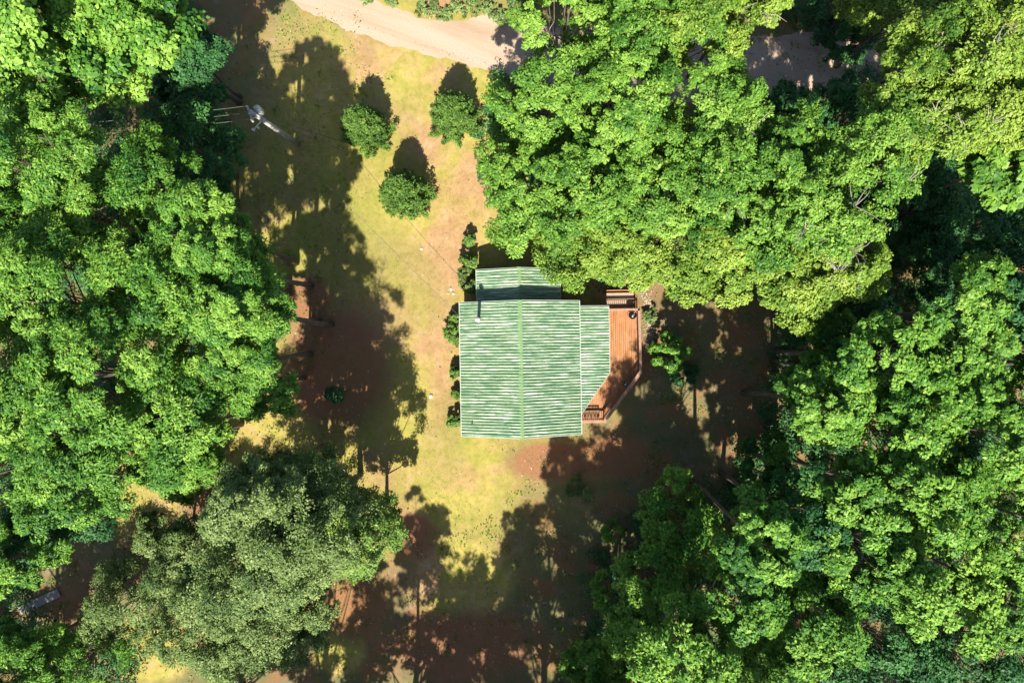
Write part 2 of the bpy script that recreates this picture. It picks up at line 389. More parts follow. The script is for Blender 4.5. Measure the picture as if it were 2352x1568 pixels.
tree(100, 690, 15, 140, 'green', 'tall bright tree by the left edge, level with the cabin chimney')
tree(535, 835, 13.5, 95, 'green', 'tree at the wood edge above the small sunny lawn patch')
tree(240, 860, 16, 140, 'green', 'tall crown in the middle of the left wood, level with the cabin')
tree(20, 880, 16, 130, 'green', 'tall crown cut by the left edge, level with the cabin')
tree(400, 950, 14, 110, 'green', 'crown directly left of the small sunny lawn patch')
tree(180, 1030, 15, 130, 'green', 'crown in the lower part of the left wood, level with the cabin south gable')
tree(10, 1080, 15, 110, 'green', 'crown cut by the left edge, level with the cabin south gable')
tree(385, 1045, 11, 75, 'green', 'lower crown above the second sunny lawn patch')
tree(440, 1090, 2.5, 55, 'green', 'small bright tree between the two sunny lawn patches')
tree(110, 1190, 7, 100, 'deep', 'shaded dark tree above the grey board at the left edge')
tree(30, 1280, 11, 80, 'green', 'small bright crown at the left edge above the grey board')
tree(150, 1540, 5, 90, 'green', 'mottled tree at the bottom edge below the grey board', tb=-.1)
tree(10, 1535, 8, 90, 'green', 'crown in the bottom left corner', tb=-.05)
# olive coloured group, lower left
tree(440, 975, 11, 75, 'green', 'crown at the wood edge just left of the top of the small sunny lawn patch')
tree(580, 880, 11, 72, 'green', 'small crown at the wood edge touching the small sunny lawn patch')
tree(650, 1235, 10.3, 150, 'olive', 'thin olive green tree that throws the round shade left of the cabin', fill=1., hz=6.5, zlo=-.9)
tree(835, 1215, 7.6, 80, 'olive', 'small olive green crown nearest to the lawn south west of the cabin', matn='cedar', tb=.3, hz=5, zlo=-.9)
tree(722, 1190, 11.5, 100, 'olive', 'thin olive green crown between the two widest ones, over the deep shade', hz=6.5, zlo=-.9)
tree(612, 1120, 12.5, 72, 'olive', 'olive green tree below the small sunny lawn patch', fill=.9, hz=8, zlo=-.9)
tree(290, 1380, 3.6, 85, 'olive', 'leftmost of the low olive green trees')
tree(455, 1310, 5, 98, 'olive', 'low olive green tree beside the second sunny lawn patch', fill=.8)
tree(480, 1430, 6.3, 105, 'olive', 'low olive green tree above the yellow lawn patch at the bottom')
tree(600, 1400, 6.5, 110, 'olive', 'full olive green tree in the middle of the low group')
tree(700, 1400, 6, 70, 'olive', 'rightmost of the low olive green trees', tb=.1)
tree(545, 1500, 6, 65, 'olive', 'lowest of the olive green trees, near the bottom edge', tb=.05)
tree(380, 1240, 5, 50, 'olive', 'small pointed olive tree on the second sunny lawn patch')
# big light green wood north east of the cabin
mk = dict(fill=.78)
for (px, py, z, r, s, lb, tb) in (
    (1225, 430, 8.5, 120, 'maple', 'light green crown nearest to the lawn, north of the cabin', .05),
    (1322, 548, 8, 92, 'lime', 'yellow green crown reaching over the cabin annex', 0),
    (1190, 320, 5, 70, 'maple', 'small light green tree right of the rear dark conifer', 0),
    (1270, 200, 10, 115, 'maple', 'light green crown right beside the sandy road bend', .05),
    (1300, 50, 11, 115, 'maple', 'light green crown above the road bend at the top edge', .05),
    (1480, 80, 12, 130, 'maple', 'wide light green crown at the middle of the top edge', 0),
    (1440, 250, 12, 120, 'maple', 'light green crown with dark gaps, above the cabin ridge line', 0),
    (1600, 70, 12, 110, 'lime', 'yellow green crown at the top edge left of the shaded road', .05),
    (1615, 240, 12, 105, 'maple', 'light green crown left of the shaded road gap', .05),
    (1360, 420, 11, 110, 'maple', 'light green crown in the middle of the north wood', -.05),
    (1500, 430, 11, 125, 'maple', 'broad light green crown north of the porch roof', 0),
    (1440, 560, 8.5, 90, 'lime', 'low light green crown right above the deck steps', .05),
    (1640, 400, 12, 115, 'maple', 'light green crown below the shaded road gap', -.02),
    (1590, 575, 9, 95, 'lime', 'light green crown north east of the deck', .05),
    (1800, 370, 13, 90, 'maple', 'star-shaped bough crown just under the shaded road gap', -.05),
    (1760, 500, 12, 105, 'maple', 'feathery light green crown in the middle of the right north wood', -.05),
    (1700, 620, 10, 85, 'lime', 'bright crown above the deep shade east of the deck', .05),
    (1900, 480, 13.5, 110, 'maple', 'slanting-bough crown in the north east wood', .0),
    (2010, 380, 14, 110, 'maple', 'outermost crown of the north east wood beside the dark hollow', .05),
    (1840, 620, 11, 90, 'lime', 'bright crown at the lower edge of the north east wood', .1),
    (1940, 600, 12, 85, 'lime', 'bright corner crown of the north east wood, left of the dark shed', .1),
    (1715, -25, 12, 75, 'lime', 'yellow green crown at the top edge touching the shaded road', .15)):
    tree(px, py, z, r, s, lb, tb=tb, **mk)
# upper right
for (px, py, z, r, s, lb, tb) in (
    (2100, 235, 14, 100, 'lime', 'yellow green tree right of the shaded road gap', .05),
    (2180, 110, 15, 120, 'lime', 'yellow green tree near the top right corner', .1),
    (2075, 30, 9, 90, 'lime', 'yellow green tree at the top edge right of the shaded road', .1),
    (1950, 0, 5, 55, 'lime', 'small yellow tree at the top edge above the sunny road patch', .25),
    (2300, 90, 15, 110, 'lime', 'yellow green tree in the top right corner', .1),
    (2200, 270, 14, 110, 'lime', 'full yellow green tree by the right edge, upper quarter', .15),
    (2320, 250, 15, 100, 'lime', 'yellow green tree cut by the right edge, upper quarter', .1)):
    tree(px, py, z, r, s, lb, tb=tb, **mk)
tree(2320, 380, 13, 85, 'maple', 'large-leaved tree at the right edge above the dark hollow', leaf=.4, aspect=.85, nl=24)
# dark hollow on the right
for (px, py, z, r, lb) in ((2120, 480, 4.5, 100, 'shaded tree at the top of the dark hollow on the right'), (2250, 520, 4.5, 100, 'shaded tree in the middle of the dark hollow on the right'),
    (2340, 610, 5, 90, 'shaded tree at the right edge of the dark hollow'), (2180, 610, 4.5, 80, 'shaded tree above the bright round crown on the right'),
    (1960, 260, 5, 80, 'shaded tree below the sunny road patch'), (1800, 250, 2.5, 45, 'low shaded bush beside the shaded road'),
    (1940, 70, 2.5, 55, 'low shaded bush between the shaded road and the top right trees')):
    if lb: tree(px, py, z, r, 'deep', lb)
# right wood
for (px, py, z, r, tb, lb) in (
    (2230, 710, 15, 85, .1, 'round bright crown right of the dark shed'),
    (2330, 800, 15, 95, .05, 'bright crown at the right edge level with the cabin chimney'),
    (1895, 735, 8, 45, 0, 'small bright crown left of the dark shed'),
    (1895, 850, 9, 80, -.15, 'duller crown at the wood edge east of the deck'),
    (2030, 820, 14, 95, .05, 'bright clumpy crown below the dark shed'),
    (2180, 880, 14, 90, .0, 'bright crown in the right wood, level with the deck corner'),
    (1910, 930, 13, 85, .1, 'bright rounded crown overlooking the deep shade east of the cabin'),
    (2060, 990, 14, 100, .05, 'bright crown in the right wood, level with the cabin south gable'),
    (2270, 990, 15, 105, .05, 'bright crown near the right edge, level with the cabin south gable'),
    (1930, 1110, 13, 90, .05, 'bright crown by the deep shade, right of the small sunny soil spot'),
    (2110, 1150, 15, 110, .05, 'bright crown in the middle of the right wood'),
    (2300, 1170, 15, 110, .1, 'bright crown at the right edge below the middle'),
    (1990, 1260, 14, 100, .05, 'bright crown in the lower right wood'),
    (2150, 1330, 15, 120, .12, 'largest yellow green crown in the lower right wood'),
    (1755, 1245, 15, 90, -.05, 'isolated bright crown in the dark lower right wood'),
    (1870, 1420, 13, 100, .05, 'bright flat crown low in the right wood'),
    (1700, 1355, 14, 88, -.05, 'half-lit crown left of the low bright flat crown'),
    (2310, 1380, 13, 80, 0, 'crown at the right edge above the bottom right corner'),
    (1760, 1090, 5, 70, -.2, 'low shaded tree right of the small sunny soil spot')):
    tree(px, py, z, r, 'tulip', lb, tb=tb)
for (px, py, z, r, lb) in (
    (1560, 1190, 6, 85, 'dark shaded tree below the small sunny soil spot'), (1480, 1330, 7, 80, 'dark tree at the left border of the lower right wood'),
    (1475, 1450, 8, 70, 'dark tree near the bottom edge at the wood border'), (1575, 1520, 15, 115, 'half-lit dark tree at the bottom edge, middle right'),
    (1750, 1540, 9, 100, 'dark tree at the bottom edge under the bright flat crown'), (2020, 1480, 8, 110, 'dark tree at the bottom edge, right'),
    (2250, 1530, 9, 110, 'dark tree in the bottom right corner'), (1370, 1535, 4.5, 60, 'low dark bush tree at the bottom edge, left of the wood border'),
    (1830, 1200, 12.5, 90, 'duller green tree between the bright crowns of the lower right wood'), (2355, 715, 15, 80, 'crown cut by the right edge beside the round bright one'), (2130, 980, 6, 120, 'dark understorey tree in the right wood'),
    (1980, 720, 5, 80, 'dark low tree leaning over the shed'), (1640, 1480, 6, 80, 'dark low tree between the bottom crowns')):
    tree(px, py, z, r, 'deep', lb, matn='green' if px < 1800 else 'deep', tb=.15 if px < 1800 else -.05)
# trees south of the frame that shade the lower lawn
for i, (px, py, z, r) in enumerate(((740, 1760, 13, 170), (950, 1830, 13.5, 150), (1110, 1700, 13, 90), (1240, 1640, 13, 135), (1400, 1580, 14.5, 160), (1560, 1590, 15.5, 140),
    (1280, 1570, 18, 62), (950, 1590, 14, 60), (1480, 1575, 18, 105), (1800, 1960, 17, 170), (2000, 1920, 17, 170), (1230, 1880, 15, 150),
    (110, 1590, 16, 110), (60, 1700, 14, 150), (560, 1760, 12, 100), (1080, 1950, 14, 140), (2110, 830, 16, 120), (2215, 960, 16, 120), (2190, 700, 15, 90))):
    east = px > 2100
    tree(px, py, z, r, 'green', 'tree just east of the view that shades the dark hollow' if east else 'tree just south of the view whose shade falls on the lower lawn and wood', ground=True, group='trees east of the view' if east else 'trees south of the view', leaf=.26, nl=34, zlo=-.9, fill=.6)
# ------------------------------------------------------------------ dark conifers on the lawn
def conifer(gx, gy, r, h, label):
    tree_no[0] += 1; rng = np.random.default_rng(900 + tree_no[0]); p = W(gx, gy)
    root = empty('conifer', (p.x, p.y, 0)); tag(root, label, 'conifer', 'small conifers on the lawn')
    nb = 230; C = []; D = []
    for i in range(nb):
        u = rng.uniform(0, 1) ** .85; z = .25 + u * (h - .4); a = rng.uniform(0, 2 * PI); rad = r * (1 - u) ** .5 * rng.uniform(.35, 1) ** .6 * rng.uniform(.85, 1.18)
        C.append((math.cos(a) * rad, math.sin(a) * rad, z)); D.append((math.cos(a) * .7, math.sin(a) * .7, .5 + 1.4 * u))
    C.append((0, 0, h - .1)); D.append((0, 0, 1)); C = np.array(C); D = unit(np.array(D, float)); nb = len(C)
    # every spray: spiky shoot of small leaves along its direction
    n = 170; bi = np.repeat(np.arange(nb), n); m = len(bi); t = rng.uniform(-.55, .62, m)
    P = C[bi] + D[bi] * t[:, None] + rng.normal(size=(m, 3)) * (.13 * (1.1 - np.abs(t)))[:, None]
    nr = unit(rng.normal(size=(m, 3)) * .5 + np.array([0, 0, .8])); dr = unit(D[bi] + rng.normal(size=(m, 3)) * .5); Ls = .15 * rng.uniform(.6, 1.3, m)
    leaves_mesh('crown', LM['cedar'], root, P, nr, dr, Ls, Ls * .5, np.clip(.5 + rng.normal(0, .12, nb)[bi] + rng.normal(0, .15, m), 0, 1))
    MB().tube([(0, 0, 0), (0, 0, h * .5), (0, 0, h * .92)], [.13, .08, .02]).build('trunk', BARK, root, True)
conifer(850, 312, 1.5, 4.4, 'dark conifer nearest to the utility pole, leftmost of three on the lawn')
conifer(1048, 290, 1.65, 4.6, 'dark conifer beside the light green wood, nearest to the road')
conifer(938, 458, 1.6, 4.5, 'dark conifer closest to the cabin, lowest of three on the lawn')
# ------------------------------------------------------------------ shrubs
def shrub(px, py, r, h, label, style='cedar', group=None, name='shrub', cat='shrub', dens=1., leaf=.14, tb=0.):
    tree_no[0] += 1; rng = np.random.default_rng(2000 + tree_no[0]); p = W(px, py); R = r / K
    root = empty(name, (p.x, p.y, 0)); tag(root, label, cat, group)
    br = min(.38, R * .5)
    o, C, b = gen_crown('foliage', rng, R, h * .5, br, .9 * dens, 8, 26, leaf, LM[style], root, (0, 0, h * .5), flat=.9, subr=.42, aspect=.5, lumps=.12, tbias=tb)
    mb = MB()
    for k in rng.permutation(len(C))[:7]: mb.tube([(0, 0, 0), Vector(C[k]) * .5, C[k]], [.03, .022, .01], 5)
    mb.build('stem', BARK, root)
HG = 'shrubs along the cabin west wall'
shrub(1078, 646, 26, 2.1, 'largest green shrub by the west end of the cabin annex', 'olive', HG, tb=-.1)
shrub(1078, 605, 16, 1.6, 'dark shrub at the north west corner of the annex', 'cedar', HG)
shrub(1046, 768, 17, 1.3, 'shrub at the cabin west wall next to the chimney', 'cedar', HG)
shrub(1046, 730, 10, 1.1, 'small dark shrub at the cabin north west corner', 'cedar', HG)
shrub(1047, 856, 12, 1.2, 'shrub at the middle of the cabin west wall', 'cedar', HG)
shrub(1050, 905, 9, .9, 'smallest shrub along the cabin west wall', 'cedar', HG)
shrub(1049, 964, 14, 1.3, 'shrub at the south end of the cabin west wall', 'cedar', HG)
shrub(1079, 556, 11, 1.5, 'lone small upright shrub on the lawn north west of the annex', 'cedar')
shrub(1528, 812, 38, 3.4, 'bright leafy sapling in the shade east of the deck', 'green', leaf=.2, name='sapling', cat='sapling', dens=.8)
shrub(1565, 860, 24, .7, 'low shaded bush beside the sapling east of the deck', 'deep', leaf=.2)
shrub(1492, 725, 14, .8, 'low bush at the end of the gravel strip', 'olive', leaf=.12)
shrub(1404, 1212, 22, 1.8, 'single bright sapling in the shade south of the deck', 'green', leaf=.18, dens=.7, name='sapling', cat='sapling')
shrub(770, 905, 17, .5, 'green low bush inside the round tree shade left of the cabin', 'deep', leaf=.2)
shrub(1330, 1120, 26, .7, 'low weedy bush in the reddish shade south of the cabin', 'olive', leaf=.15, dens=.6)
RG = 'low brush on the road verge'
for (x, y, r, h, lb) in ((840, 0, 14, .6, 'tiny brush clump on the far road verge, leftmost'), (905, 2, 16, .7, 'brush clump on the far road verge, second from left'),
    (985, 18, 24, .8, 'brush clump reaching into the road at the top edge'), (1022, 38, 14, .5, 'small grey brush clump standing in the road'),
    (1052, 22, 18, .6, 'brush clump on the verge left of the light green wood'), (1100, 12, 26, .7, 'wide brush clump on the verge at the top edge'),
    (1140, 45, 20, .8, 'brush clump where the road meets the wood')):
    shrub(x, y, r, h, lb, 'olive', RG, name='roadside_brush', cat='brush', dens=.8, leaf=.12, tb=.1)
# ------------------------------------------------------------------ cabin
CX, CY, CR = .58, -1.85, math.radians(.95)
def roofmat():
    m, t, N, L, bs = newmat('pale_green_roof'); c = objcoord(N, L, (.7, 6.5, 1)); c2 = objcoord(N, L, (1, 1, 1))
    n1 = noise(N, L, 1.1, c, 8, .75, .4); n2 = noise(N, L, .5, c2, 4, .6); n3 = noise(N, L, 20, c2, 3, .6)
    col = ramp(N, L, n1, [(.36, (.065, .14, .08)), (.45, (.15, .27, .15)), (.53, (.28, .37, .25)), (.62, (.58, .60, .56))])
    col = mixc(N, L, ramp(N, L, n2, [(.4, 0.), (.7, .4)]), col, (.19, .27, .12))
    col = mixc(N, L, 1., col, ramp(N, L, n3, [(.3, .85), (.7, 1.1)]), 'MULTIPLY')
    L.new(col, bs.inputs['Base Color']); bs.inputs['Roughness'].default_value = .42; bs.inputs['Metallic'].default_value = .15; return m
ROOF = roofmat()
RIDGE = simple('ridge_green', (.17, .28, .12), .5, .1, 3, .15, bmp=0)
TRIM = simple('roof_trim', (.34, .38, .33), .5, 0, 4, .12)
def deckmat(name, base, across):
    m, t, N, L, bs = newmat(name)
    sc = (9, .55, 1) if not across else (.55, 9, 1)
    c = objcoord(N, L, sc); n1 = noise(N, L, 1.2, c, 5, .65, .3); n2 = noise(N, L, 2.2, objcoord(N, L), 5, .6)
    b = base
    col = ramp(N, L, n1, [(.3, tuple(x * .5 for x in b)), (.5, b), (.72, (min(1, b[0] * 1.35), min(1, b[1] * 1.45), min(1, b[2] * 1.5)))])
    col = mixc(N, L, ramp(N, L, n2, [(.42, 0.), (.7, .4)]), col, (.36, .22, .12))
    L.new(col, bs.inputs['Base Color']); bs.inputs['Roughness'].default_value = .7; bump(N, L, bs, n1, .25, .02); return m
DECK = deckmat('deck_boards', (.31, .12, .036), False)
RAIL = simple('rail_wood', (.28, .155, .10), .7, 0, 5, .25)
STAIR = simple('stair_wood', (.32, .21, .14), .75, 0, 7, .35, (1, 5, 1))
cab = empty('cabin', (CX, CY, 0), CR); tag(cab, 'small cabin with pale green ribbed metal roof, annex and porch roof, in the clearing', 'cabin')
def ribroof(name, x0, x1, z0, z1, y0f, y1f, pitch=.2, parent=cab):
    """ribbed sheet from (x0,z0) to (x1,z1); ribs run along the slope; y range may depend on x (functions)"""
    V = []; F = []; prof = []
    ya, yb = min(y0f(x0), y0f(x1)), max(y1f(x0), y1f(x1)); k = 0; y = ya
    rows = []
    nr = int(round((yb - ya) / pitch)); pt = (yb - ya) / nr
    for i in range(nr):
        b = ya + i * pt
        rows += [(b, 0), (b + pt * .56, .0), (b + pt * .62, .08), (b + pt * .74, .08), (b + pt * .78, 0)]
    rows.append((yb, 0))
    # clip rows to slanted end by moving the outer x
    def xmax(y):   # furthest u (0..1) where y is inside
        us = [0] + [i / 60 for i in range(61)]
        best = 0
        for i in range(61):
            u = i / 60; x = x0 + (x1 - x0) * u
            if y0f(x) - 1e-6 <= y <= y1f(x) + 1e-6: best = u
            else: break
        return best
    for (yy, hgt) in rows:
        um = xmax(yy)
        for q in range(3):
            u = um * q / 2; V.append((x0 + (x1 - x0) * u, yy, z0 + (z1 - z0) * u + hgt))
    nV = len(rows)
    for i in range(nV - 1):
        for q in range(2): F.append((i * 3 + q, i * 3 + q + 1, i * 3 + q + 4, i * 3 + q + 3))
    me = bpy.data.meshes.new(name); me.from_pydata(V, [], F); me.materials.append(ROOF)
    o = bpy.data.objects.new(name, me); COL.objects.link(o); o.parent = parent
    sm = o.modifiers.new('thick', 'SOLIDIFY'); sm.thickness = .03; sm.offset = -1
    return o
c_ = lambda v: (lambda x: v)
EZ, RZ = 3.0, 4.6
ribroof('roof', .0, -4.1, RZ, EZ, c_(-4.55), c_(4.55))
ribroof('roof', .0, 4.1, RZ, EZ, c_(-4.55), c_(4.55))
def ridgecap(y0, y1, z, w=.15, slope=.39):
    mb = MB()
    V = [(-w, y0, z - w * slope + .05), (0, y0, z + .07), (w, y0, z - w * slope + .05), (-w, y1, z - w * slope + .05), (0, y1, z + .07), (w, y1, z - w * slope + .05)]
    V += [(a, b, c - .015) for a, b, c in V]
    mb.add(V, [(0, 1, 4, 3), (1, 2, 5, 4), (6, 9, 10, 7), (7, 10, 11, 8), (0, 6, 7, 1), (1, 7, 8, 2), (3, 4, 10, 9), (4, 5, 11, 10), (0, 3, 9, 6), (2, 8, 11, 5)])
    return mb.build('ridge_cap', RIDGE, cab)
ridgecap(-4.6, 1.2, RZ); ridgecap(1.17, 4.6, RZ + .02)
# eave and rake trims
for s in (-1, 1): MB().beam((s * 4.13, -4.57, EZ - .05), (s * 4.13, 4.57, EZ - .05), .045, .16).build('fascia', TRIM, cab)
for y in (-4.58, 4.58):
    for s in (-1, 1): MB().beam((0.02 * s, y, RZ - .04), (s * 4.1, y, EZ - .04), .04, .14).build('rake_board', TRIM, cab)
# walls
mb = MB(); t = .16
def gable(mb, x0, x1, y, ze, zr, th):
    xm = (x0 + x1) / 2
    V = [(x0, y, 0), (x1, y, 0), (x1, y, ze), (xm, y, zr), (x0, y, ze)]
    V += [(a, y + th, c) for a, _, c in V]
    mb.add(V, [(0, 1, 2, 3, 4), (9, 8, 7, 6, 5), (0, 5, 6, 1), (1, 6, 7, 2), (2, 7, 8, 3), (3, 8, 9, 4), (4, 9, 5, 0)])
sl = (RZ - EZ) / 4.1
gable(mb, -3.75, 3.75, -4.2, EZ + .35 * sl - .1, RZ - .12, t); gable(mb, -3.75, 3.75, 4.2 - t, EZ + .35 * sl - .1, RZ - .12, t)
for s in (-1, 1): mb.box((s * (3.75 - t / 2), 0, (EZ + .02) / 2), (t, 8.4 - 2 * t, EZ + .02))
mb.build('wall', WALLM, cab)
# annex
AE, AR = 2.3, 3.35
ribroof('roof', 0, -2.95, AR, AE, c_(4.26), c_(6.85)); ribroof('roof', 0, 2.85, AR, AE, c_(4.26), c_(6.85))
ridgecap(4.26, 6.92, AR, .14, .36)
mb = MB()
gable(mb, -2.65, 2.55, 6.5, AE + .0, AR - .1, .14)
for x in (-2.58, 2.48): mb.box((x, 5.36, 1.15), (.14, 2.26, 2.3))
mb.build('wall', WALLM, cab)
mb = MB()
for s, xe in ((-1, -2.98), (1, 2.88)): mb.beam((xe, 4.28, AE - .04), (xe, 6.87, AE - .04), .04, .13); mb.beam((s * .02, 6.88, AR - .04), (xe, 6.88, AE - .04), .035, .13)
mb.build('fascia', TRIM, cab)
# porch roof with its cut-off corner
PZ0, PZ1 = 2.78, 2.36
def pylo(x): return -3.15 + max(0, (x - 4.16)) / (6.2 - 4.16) * (3.15 - .42)
ribroof('porch_roof', 4.16, 6.2, PZ0, PZ1, pylo, c_(4.2), .2)
mb = MB(); mb.beam((6.22, 4.2, PZ1 - .05), (6.22, -.42, PZ1 - .05), .035, .12); mb.beam((6.22, -.44, PZ1 - .05), (4.18, -3.19, PZ0 - .05), .035, .12); mb.beam((4.16, 4.23, PZ0 - .05), (6.2, 4.23, PZ1 - .05), .035, .12)
mb.build('fascia', TRIM, cab)
for (x, y) in ((6.05, 4.0), (6.05, 1.8), (6.05, -.3)): MB().box((x, y, 1.53), (.12, .12, 1.6)).build('post', RAIL, cab)
# chimney
chx, chy = -2.78, 3.35; zb = RZ - sl * abs(chx)
ch = MB().tube([(chx, chy, zb - .1), (chx, chy, zb + 1.75)], .11, 16).build('chimney', GALV, cab, True)
MB().lathe([(.0, .22), (.08, .17), (.165, .07), (.17, .05), (.0, .05)], (chx, chy, zb + 1.72)).build('chimney_cap', WHITE, ch, True)
MB().lathe([(.2, -.1), (.18, .0), (.12, .08)], (chx, chy, zb + .04)).build('flashing', WHITE, ch, True)
MB().tube([(-3.35, -3.65, EZ + .2), (-3.35, -3.65, EZ + .62)], .04, 10).build('vent_pipe', DARKMETAL, cab, True)
# windows and door
def window(x, y, z, w, h, ax):
    d = (.05, w, h) if ax == 'x' else (w, .05, h); s = 1 if (x if ax == 'x' else y) > 0 else -1
    off = (s * .03, 0) if ax == 'x' else (0, s * .03)
    g_ = MB().box((x, y, z), d).build('window', GLASS, cab)
    mb = MB()
    for q in (-1, 1):
        if ax == 'x': mb.box((x + off[0], y + q * (w / 2 + .035), z), (.07, .07, h + .14)); mb.box((x + off[0], y, z + q * (h / 2 + .035)), (.066, w, .07))
        else: mb.box((x + q * (w / 2 + .035), y + off[1], z), (.07, .07, h + .14)); mb.box((x, y + off[1], z + q * (h / 2 + .035)), (w, .066, .07))
    mb.build('frame', WHITE, g_)
window(-3.76, 2.2, 1.7, 1.0, 1.0, 'x'); window(-3.76, -1.6, 1.7, 1.2, 1.0, 'x'); window(-1.8, -4.21, 1.7, 1.1, 1.0, 'y'); window(1.9, -4.21, 1.7, 1.1, 1.0, 'y')
window(3.76, -1.9, 1.9, 1.2, 1.0, 'x'); window(3.76, 3.1, 1.9, .9, 1.0, 'x'); window(0, 6.65, 1.4, .8, .8, 'y')
dr = MB().box((3.77, .8, 1.72), (.06, .92, 2.02)).build('door', DOORM, cab); MB().tube([(3.82, 1.15, 1.7), (3.9, 1.15, 1.7)], .03).build('handle', GALV, dr)
# ------------------------------------------------------------------ deck
dk = empty('wooden_deck', (CX, CY, 0), CR); tag(dk, 'reddish brown plank deck with railing wrapped around the cabin east side', 'deck')
DZ = .70
def yl(x):  # south edge of deck
    if x <= 5.9: return -3.9 + (x - 3.78) * .0
    return -3.86 + (x - 5.9) / (8.5 - 5.9) * (3.86 - .44)
mb = MB(); x = 3.78; w = .142
while x < 8.36:
    a, b = yl(x), yl(x + w - .012)
    jl = rnd.uniform(-.004, .004)
    P = [(x, a), (x + w - .012, b), (x + w - .012, 3.95), (x, 3.95)]
    mb.prism(P, DZ - .035 + jl, DZ + jl); x += w
mb.build('deck_floor', DECK, dk)
mb = MB()
for pts in (((3.8, 3.93), (8.42, 3.93)), ((8.42, 3.93), (8.42, -.42)), ((8.42, -.42), (5.86, -3.82)), ((5.86, -3.86), (3.8, -3.86))):
    MB().beam((*pts[0], DZ - .16), (*pts[1], DZ - .16), .045, .22).build('rim_board', STAIR, dk)
for xx in (4.0, 5.6, 7.0, 8.2):
    for yy in (-3., -1., 1.2, 3.6):
        if yy > yl(xx): MB().box((xx, yy, .27), (.14, .14, .54)).build('deck_post', STAIR, dk)
RT = DZ + .95
runs = [((6.2, 3.97), (8.45, 3.97)), ((8.45, 3.97), (8.5, -.44)), ((8.5, -.44), (5.9, -3.85)), ((5.9, -3.9), (3.85, -3.9))]
wid = (.16, .17, .24, .15)
for (a, b), wv in zip(runs, wid):
    A = Vector((*a, RT)); B = Vector((*b, RT)); t_ = (B - A).normalized()
    cap = MB().beam(A - t_ * (.0 if wv == .16 else .07), B + t_ * .05, wv, .04); 
    if a == (8.5, -.44): cap = MB().beam(A + Vector((0, 0, .002)) , B + Vector((0, 0, .002)), wv, .04)
    capo = cap.build('handrail', RAIL, dk)
    mb = MB(); mb.beam(A + Vector((0, 0, -.09)), B + Vector((0, 0, -.09)), .045, .08); mb.beam(A + Vector((0, 0, -.83)), B + Vector((0, 0, -.83)), .04, .08)
    nb = int((B - A).length / .14)
    for i in range(nb + 1): q = A.lerp(B, i / nb); mb.box((q.x, q.y, RT - .46), (.035, .035, .66))
    mb.build('baluster', RAIL, capo)
    np_ = max(1, round((B - A).length / 1.6))
    for i in range(np_ + 1): q = A.lerp(B, i / np_); MB().box((q.x, q.y, RT - .5), (.09, .09, .96)).build('post', RAIL, capo)
# steps on the north side
mb = MB(); mb.box((8.42, 4.68, .36), (.06, 1.42, .68)); mb.box((7.33, 5.42, .30), (2.24, .06, .56)); mb.build('stair_side', DECK, dk)
for (y0, y1, z, dx) in ((4.78, 5.24, .46, 0), (4.36, 4.74, .28, 0), (3.99, 4.32, .12, 0)):
    MB().box((7.28 + dx, (y0 + y1) / 2, z), (2.02, y1 - y0, .045)).build('step', STAIR, dk)
def kettle(x, y, r, z, name, label, cat, lidm, handle=True):
    root = empty(name, (CX + x * math.cos(CR) - y * math.sin(CR), CY + x * math.sin(CR) + y * math.cos(CR), z), .4); tag(root, label, cat)
    MB().lathe([(0, .42), (r * .5, .45), (r * .85, .55), (r, .72), (r * 1.03, .73)]).build('bowl', lidm, root, True)
    l_ = MB().lathe([(r * 1.04, .735), (r * .98, .82), (r * .75, .93), (r * .4, .99), (0, 1.0)]).build('lid', lidm, root, True)
    if handle: MB().tube([(-.09, 0, .99), (-.09, 0, 1.05), (.09, 0, 1.05), (.09, 0, .99)], .012, 8).build('handle', GALV, l_)
    MB().lathe([(0, .005), (.03, .005), (.035, .01), (0, .012)], (r * .45, r * .35, .955)).build('lid_vent', GALV, l_)
    for k in range(3):
        a = 2 * PI * k / 3 + .5; MB().tube([(r * .55 * math.cos(a), r * .55 * math.sin(a), .5), (r * .95 * math.cos(a), r * .95 * math.sin(a), 0)], .016, 6).build('leg', GALV, root)
kettle(8.02, 3.58, .28, DZ, 'kettle_grill', 'round black kettle grill in the north corner of the deck', 'grill', BLACK)
kettle(7.42, -1.25, .2, DZ, 'kettle_grill', 'smaller dark round grill in the shaded part of the deck by the slanting rail', 'grill', DARKMETAL)
# slatted bench in the south corner
wx, wy = CX + 4.78, CY - 3.45
bn = empty('slatted_bench', (wx + .05, wy + .08, DZ), CR); tag(bn, 'dark slatted wooden bench in the south corner of the deck', 'bench')
BENCHM = simple('bench_wood', (.16, .09, .055), .8, 0, 9, .6, (6, 1, 1))
mb = MB()
for i in range(16): mb.box((-.78 + i * .104, 0, .43), (.05, .62, .035))
mb.build('seat', BENCHM, bn)
mb = MB()
for q in (-.27, .27): mb.box((0, q, .385), (1.64, .05, .05))
mb.build('seat_frame', BENCHM, bn)
for sx in (-.76, .76):
    for sy in (-.26, .26): MB().box((sx, sy, .18), (.06, .06, .36)).build('leg', BENCHM, bn)
